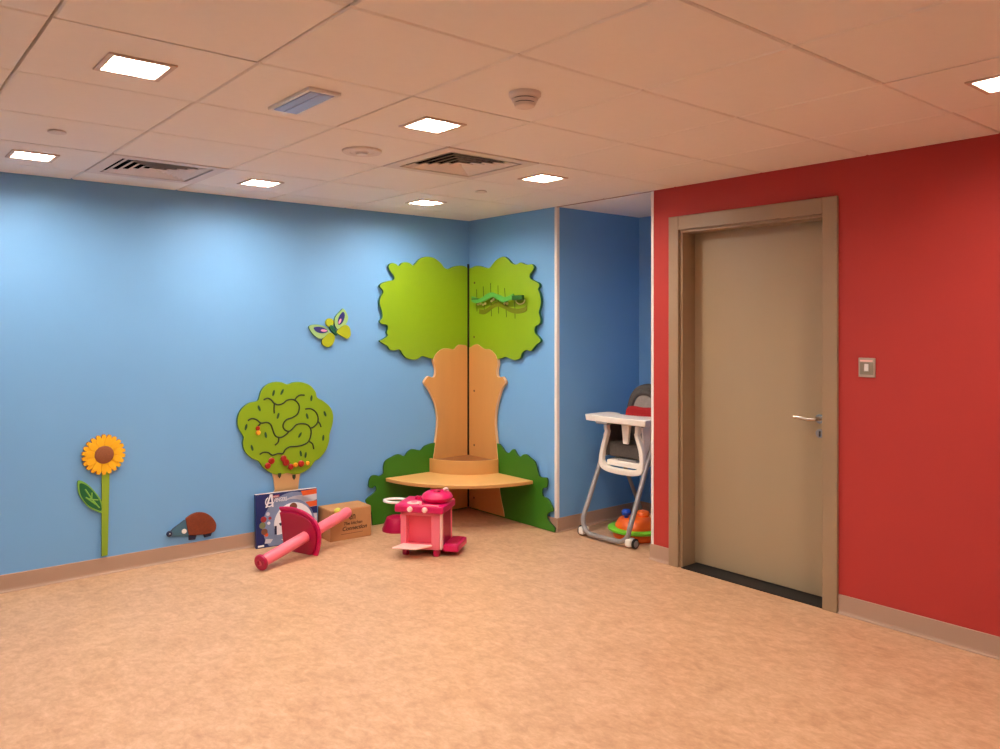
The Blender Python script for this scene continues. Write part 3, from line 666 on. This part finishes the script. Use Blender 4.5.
# ------------------------------------------------------------------ toy lance
A = V((1.99, 4.672, .050)); Tt = V((2.730, 4.925, .205)); d = (Tt-A).normalized()
ln = thing('toy_lance', 'pink toy lance with magenta guard lying in front of the game box', 'toy', (A.x, A.y, 0))
bpy.context.view_layer.update()
MB().lathe([(0,0),(.033,0),(.036,.006),(.0365,(Tt-A).length-.012),(.032,(Tt-A).length),(.024,(Tt-A).length),(.022,(Tt-A).length-.02),(0,(Tt-A).length-.02)], A, d, 32).build('shaft', M_pink, ln)
MB().lathe([(.018,-.010),(.044,-.010),(.050,-.004),(.050,.010),(.044,.018),(.037,.020),(.037,.004),(.018,.004),(.018,-.010)], A, d, 36).build('end_ring', M_magd, ln)
Cc = A + d*.381
up = (V((0,0,1)) - d*d.z).normalized(); rt = d.cross(up).normalized()
def gp(a, b, t): return Cc + rt*a + up*b + d*t
gpts = curve(GUARD, 4, False)
MB().prism(gpts, lambda p: gp(p[0], p[1], .05), lambda p: gp(p[0], p[1], .0)).build('hand_guard', M_magd, ln, bevel=.004)
rimp = [gp(p[0]*1.0, p[1]*1.0, -.002) for p in gpts]
GR = [gp(p[0], p[1], .030) for p in gpts[:int(len(gpts)*.66)]]
MB().tube(GR, .014, n=10, flat=2.8).build('guard_rim', M_mag, ln)
kc = A + d*((Tt-A).length-.085) + up*.030 - rt*.012
MB().lathe([(0,0),(.020,0),(.024,.008),(.022,.02),(.012,.028),(0,.03)], kc, (up - rt*.5), 24).build('button', M_lemon, ln)

# ------------------------------------------------------------------ toy kitchen
tk = thing('toy_kitchen', 'pink toy oven with magenta top and open door on the floor by the seat', 'toy kitchen', (2.909, 4.307, 0), math.atan2(-.8, .604))
# local: +x to the right along the front, +y towards the back, front at y = 0
KW = .268; h = KW/2; KD = .20
def kp(mb, n, m, **k): return adopt(mb.build(n, m, None, **k), tk)
mb = MB()
mb.box(-h, -h+.04, 0, KD, .045, .285); mb.box(h-.058, h, 0, KD, .045, .285); mb.box(-h, h, 0, KD, .045, .075); mb.box(-h, h, 0, KD, .262, .285); mb.box(-h, h, .055, KD, .045, .285)
body = kp(mb, 'body', M_pink, bevel=.004)
kp(MB().box(-h+.041, h-.059, .050, .0549, .076, .261), 'oven_back', M_rose, smooth=0)
kp(MB().box(h+.001, h+.012, .05, KD+.012, .05, .285), 'side_panel', M_magd, bevel=.004)
kp(MB().box(h+.001, h+.014, .0, .035, .05, .283), 'side_rib', M_pinklt, bevel=.003)
kp(MB().box(h+.001, h+.016, KD+.014, KD+.03, .05, .285), 'side_rib', M_pink, bevel=.003)
MBd = MB().quadbox([(-h+.02,-.002,.066),(h-.05,-.002,.066),(h-.05,-.002,.080),(-h+.02,-.002,.080)], [(-h-.02,-.10,.066),(h-.13,-.10,.066),(h-.13,-.10,.076),(-h-.02,-.10,.076)])
kp(MBd, 'oven_door', M_pinklt, bevel=.003)
top = kp(MB().box(-h-.03, h+.035, -.035, KD+.045, .285, .335), 'worktop', M_mag, bevel=.012, seg=3)
for x in (-.055, .045):
    o = adopt(MB().lathe([(0,0),(.018,0),(.018,.010),(.014,.016),(0,.017)], (x,-.0345,.310), (0,-1,0), 24).build('knob', M_pinklt, None), top); 
    adopt(MB().box(x-.003, x+.003, -.056, -.051, .298, .322).build('grip', M_white, None, bevel=.001), o)
hob = adopt(MB().lathe([(0,.334),(.046,.334),(.046,.338),(.040,.340),(0,.340)], (-.055,.045,0), (0,0,1), 32).build('hob_ring', M_pinklt, None), top)
adopt(MB().lathe([(0,.3395),(.02,.3395),(.02,.342),(0,.342)], (-.055,.045,0), (0,0,1), 24).build('hob_centre', M_pink, None), hob)
mb = MB()
for k in range(4): mb.box(-.085+k*.02, -.073+k*.02, .15, .19, .334, .352)
adopt(mb.build('dish_rack', M_mag, None, bevel=.002), top)
pan = adopt(MB().lathe([(0,.335),(.078,.335),(.098,.350),(.104,.366),(.096,.384),(.070,.400),(.052,.404),(.042,.394),(0,.392)], (.078,.125,0), (0,0,1), 36).build('pot_lid', M_mag, None), top)
adopt(MB().box(.062, .094, .085, .165, .389, .408).build('lid_grip', M_magd, None, bevel=.006, seg=3), pan)
adopt(MB().tube(curve([(.135,.17,.33),(.138,.17,.39),(.130,.165,.412),(.112,.155,.405)]), .009, n=10).build('tap', M_pinklt, None), top)
adopt(MB().lathe([(0,.334),(.009,.334),(.010,.352),(0,.356)], (.004,.0,0), (0,0,1), 16).build('salt_shaker', M_pinklt, None), top)
adopt(MB().box(.025, .135, -.032, -.008, .3335, .339).build('towel_bar', M_pink, None, bevel=.002), top)
hl = [(-h-.075+.085*math.cos(a), .13+.06*math.sin(a), .322) for a in (2*PI*k/28 for k in range(28))]
kp(MB().tube(hl, .009, n=10, closed=True), 'side_handle', M_white)
kp(MB().box(h+.012, h+.115, .03, KD+.05, .030, .080), 'side_shelf', M_mag, bevel=.012, seg=3)
kp(MB().box(h+.025, h+.10, .05, KD+.03, .080, .084), 'shelf_tray', M_magd, bevel=.001)
for x in (-h+.028, h-.03):
    for y in (.03, KD-.03): kp(MB().lathe([(0,0),(.022,0),(.024,.01),(.022,.05),(0,.05)], (x,y,0), (0,0,1), 20), 'foot', M_magd)
# upturned tub behind it
tb = thing('toy_tub', 'dark magenta upturned toy tub on the floor behind the pink oven', 'toy tub', (3.150, 4.965, 0))
adopt(MB().lathe([(0,.106),(.050,.105),(.072,.096),(.105,.02),(.105,.0),(.098,.0),(.098,.018),(.062,.086),(0,.094)], n=36).build('bowl', M_magd, None), tb)

# ------------------------------------------------------------------ highchair
hc = thing('highchair', 'white and grey highchair with charcoal seat standing in the blue alcove', 'highchair', (4.094, 3.77, 0), math.atan2(-1, .02))
# local: +x to the right in the picture, +y towards the back of the chair
def hp(mb, n, m, **k): return adopt(mb.build(n, m, None, **k), hc)
def leg_path(w0, w1, y0, y1, z0, z1, r=.11):
    p = [(-w1, y1, z1)]
    for k in range(1, 6):
        t = k/6; p.append((-w1+(-w0+w1)*t, y1+(y0-y1)*t, z1+(z0+r-z1)*t))
    p += [(-w0, y0, z0+r), (-w0+.012, y0-.010, z0+.048), (-w0+.045, y0-.018, z0+.014), (-w0+.105, y0-.020, z0)]
    return p + [(-x, y, z) for x, y, z in reversed(p)]
fr = hp(MB().tube(curve(leg_path(.212, .205, .0, .265, .030, .70), 4), .0175, n=14), 'front_leg', M_hcgrey)
rr_ = hp(MB().tube(curve(leg_path(.200, .195, .62, .30, .030, .69, .07), 4), .0145, n=14), 'rear_leg', M_hcgrey)
for s in (-1, 1):
    hb = adopt(MB().box(min(s*.190, s*.238), max(s*.190, s*.238), -.034, .040, .012, .066).build('wheel_housing', M_hcwhite, None, bevel=.014, seg=4), fr)
    wl = adopt(MB().lathe([(0,-.008),(.030,-.008),(.034,-.005),(.034,.005),(.030,.008),(0,.008)], (s*.246,.012,.034), (1,0,0), 28).build('wheel', M_black, None), fr)
    adopt(MB().lathe([(0,.0082),(.023,.0082),(.021,.0115),(0,.013)], (s*.246,.012,.034), (s,0,0), 24).build('hub_cap', M_hcgrey, None), wl)
    adopt(MB().lathe([(0,-.02),(.018,-.02),(.020,0),(.018,.02),(0,.02)], (s*.14,.60,.020), (1,0,0), 20).build('rubber_foot', M_black, None), rr_)
    hp(MB().lathe([(0,-.018),(.038,-.018),(.044,-.008),(.044,.008),(.038,.018),(0,.018)], (s*.222,.28,.69), (1,0,0), 28), 'hinge', M_hcwhite)
    hp(MB().quadbox([(s*.176,.18,.55),(s*.160,.18,.79),(s*.186,.40,.82),(s*.186,.40,.58)], [(s*.190,.18,.55),(s*.172,.18,.79),(s*.200,.40,.82),(s*.200,.40,.58)]), 'side_shell', M_hcwhite, bevel=.003)
    hp(MB().quadbox([(s*.150,.19,.56),(s*.132,.19,.79),(s*.162,.40,.80),(s*.162,.40,.59)], [(s*.171,.19,.56),(s*.156,.19,.79),(s*.182,.40,.80),(s*.182,.40,.59)]), 'side_bolster', M_hcfab, bevel=.004)
# white front hoop of the seat shell
yf = .155
HO = [(-.160,.80),(-.156,.755),(-.150,.73),(-.184,.63),(-.205,.53),(-.188,.475),(-.13,.452),(-.04,.445),(.04,.445),(.13,.452),(.188,.475),(.205,.53),(.196,.63),(.158,.73),(.162,.755),(.164,.80)]
HI = [(-.126,.80),(-.122,.755),(-.118,.73),(-.150,.63),(-.168,.545),(-.152,.508),(-.11,.490),(-.04,.486),(.04,.486),(.11,.490),(.152,.508),(.168,.545),(.160,.63),(.124,.73),(.128,.755),(.130,.80)]
out, inn = curve(HO, 4), curve(HI, 4)
hp(MB().prism(out + inn[::-1], lambda p: (p[0], yf+.03, p[1]), lambda p: (p[0], yf-.008, p[1])), 'seat_hoop', M_hcwhite, bevel=.007, seg=3)
hp(MB().quadbox([(-.150,yf+.022,.495),(.150,yf+.022,.495),(.150,yf+.022,.535),(-.150,yf+.022,.535)], [(-.155,.40,.515),(.155,.40,.515),(.155,.40,.55),(-.155,.40,.55)]), 'seat_base', M_hcwhite, bevel=.006)
hp(MB().box(-.06, .11, yf+.03, .30, .536, .552), 'crumb_tray', M_hcgrey, bevel=.004)
hp(MB().quadbox([(-.146,yf+.032,.555),(.146,yf+.032,.555),(.146,yf+.032,.665),(-.146,yf+.032,.665)], [(-.160,.42,.565),(.160,.42,.565),(.160,.42,.655),(-.160,.42,.655)]), 'seat_cushion', M_hcfab, bevel=.02, seg=4)
hp(MB().quadbox([(-.158,.38,.60),(.158,.38,.60),(.158,.38,.79),(-.158,.38,.79)], [(-.158,.44,.60),(.158,.44,.60),(.158,.45,.79),(-.158,.45,.79)]), 'back_cushion', M_hcfab, bevel=.02, seg=3)
# padded backrest with a rounded head end
def bk(p, t): return (p[0]*1.18, .37 + .16*(p[1]-.6) + t, p[1]-.028)
bo = curve([(-.15,.62),(-.152,.75),(-.150,.90),(-.135,1.0),(-.095,1.065),(-.03,1.095),(.03,1.095),(.095,1.065),(.135,1.0),(.150,.90),(.152,.75),(.15,.62)], 4)
bkr = hp(MB().prism(bo, lambda p: bk(p, .05), lambda p: bk(p, .0)), 'backrest', M_hcfab, bevel=.018, seg=4)
ho = curve([(-.09,.875),(-.092,.955),(-.06,1.02),(0,1.04),(.06,1.02),(.092,.955),(.09,.875)], 4)
adopt(MB().prism(ho, lambda p: bk(p, .01), lambda p: bk(p, -.02)).build('head_pad', M_hcfab2, None, bevel=.01, seg=3), bkr)
hr_ = [bk((p[0]*1.02, p[1]), -.016) for p in ho]
adopt(MB().tube(hr_, .024, n=12).build('head_bolster', M_hcfab, None), bkr)
adopt(MB().prism(curve([(-.115,.84),(-.118,.90),(-.09,.935),(0,.93),(.09,.935),(.118,.90),(.115,.84)], 4), lambda p: bk(p, -.01), lambda p: bk(p, -.05)).build('harness_pad', M_hcred, None, bevel=.012, seg=3), bkr)
# tray
ty0, ty1 = .075, .34
def tray_loop(o, z):
    return [(x*1.22, y, z) for x, y in curve([(-.228-o,ty0+.03),(-.205-o,ty0-o),(0,ty0-.010-o),(.205+o,ty0-o),(.228+o,ty0+.03),(.235+o,.22),(.225+o,ty1-.02),(.20,ty1+o),(.13,ty1+o-.01),(.11,.29),(0,.26),(-.11,.29),(-.13,ty1+o-.01),(-.20,ty1+o),(-.225-o,ty1-.02),(-.235-o,.22)], 3, True)]
tr_ = hp(MB().quadbox(tray_loop(-.006, .812), tray_loop(0, .856)), 'tray', M_hcwhite, bevel=.006, seg=3)
adopt(MB().box(-.165, -.055, ty0-.006, ty0+.05, .797, .818).build('release_lever', M_hcgrey, None, bevel=.008, seg=3), tr_)
adopt(MB().quadbox([(.020,yf-.004,.665),(.064,yf-.004,.665),(.064,yf+.018,.665),(.020,yf+.018,.665)], [(.004,yf-.004,.815),(.080,yf-.004,.815),(.080,yf+.026,.815),(.004,yf+.026,.815)]).build('crotch_post', M_hcwhite, None, bevel=.006, seg=3), tr_)

# ------------------------------------------------------------------ orange toy behind the highchair
ot = thing('ride_on_toy', 'orange plastic toy with a lime rim and blue knob on the floor behind the highchair', 'toy', (4.33, 3.70, 0), .3)
def op(mb, n, m, **k): return adopt(mb.build(n, m, None, **k), ot)
op(MB().lathe([(0,.004),(.15,.004),(.165,.02),(.168,.05),(.160,.062),(0,.062)], n=40), 'base', M_orange)
op(MB().lathe([(0,.060),(.190,.060),(.200,.066),(.200,.078),(.190,.084),(0,.084)], n=40), 'rim', M_green)
bd = op(MB().lathe([(0,.082),(.150,.082),(.148,.10),(.125,.135),(.095,.150),(0,.152)], n=40), 'dome', M_orange)
adopt(MB().lathe([(0,.148),(.045,.148),(.05,.16),(.04,.182),(.02,.19),(0,.191)], (.05,-.03,0), (0,0,1), 28).build('turret', M_orange, None), bd)
adopt(MB().lathe([(0,.145),(.014,.145),(.014,.16),(.03,.172),(.034,.19),(.026,.206),(0,.212)], (-.06,.05,0), (0,0,1), 24).build('knob', M_bluep, None), bd)
adopt(MB().box(.04, .14, -.11, -.05, .12, .16).build('side_panel', M_peach, None, bevel=.01, seg=3), bd)

# ------------------------------------------------------------------ camera, world, view
cam = bpy.data.cameras.new('camera'); co = bpy.data.objects.new('camera', cam); C.objects.link(co)
yaw = math.radians(50.2255)
co.location = (0, 0, 1.497); co.rotation_euler = (PI/2, 0, yaw - PI/2)
cam.sensor_fit = 'HORIZONTAL'; cam.sensor_width = 36; cam.lens = 36*797.27/1000
cam.shift_y = -(374.5-325.46)/1000; cam.clip_start = .02
sc = bpy.context.scene; sc.camera = co
w = bpy.data.worlds.new('world'); sc.world = w; w.use_nodes = True
w.node_tree.nodes['Background'].inputs['Color'].default_value = (.5, .45, .4, 1)
w.node_tree.nodes['Background'].inputs['Strength'].default_value = .05
sc.view_settings.view_transform = 'Standard'; sc.view_settings.look = 'None'
sc.view_settings.gamma = 1; sc.view_settings.use_curve_mapping = False
sc.view_settings.exposure = EXPO
sc.cycles.use_denoising = True
sc.cycles.max_bounces = 10; sc.cycles.diffuse_bounces = 7; sc.cycles.sample_clamp_indirect = 8
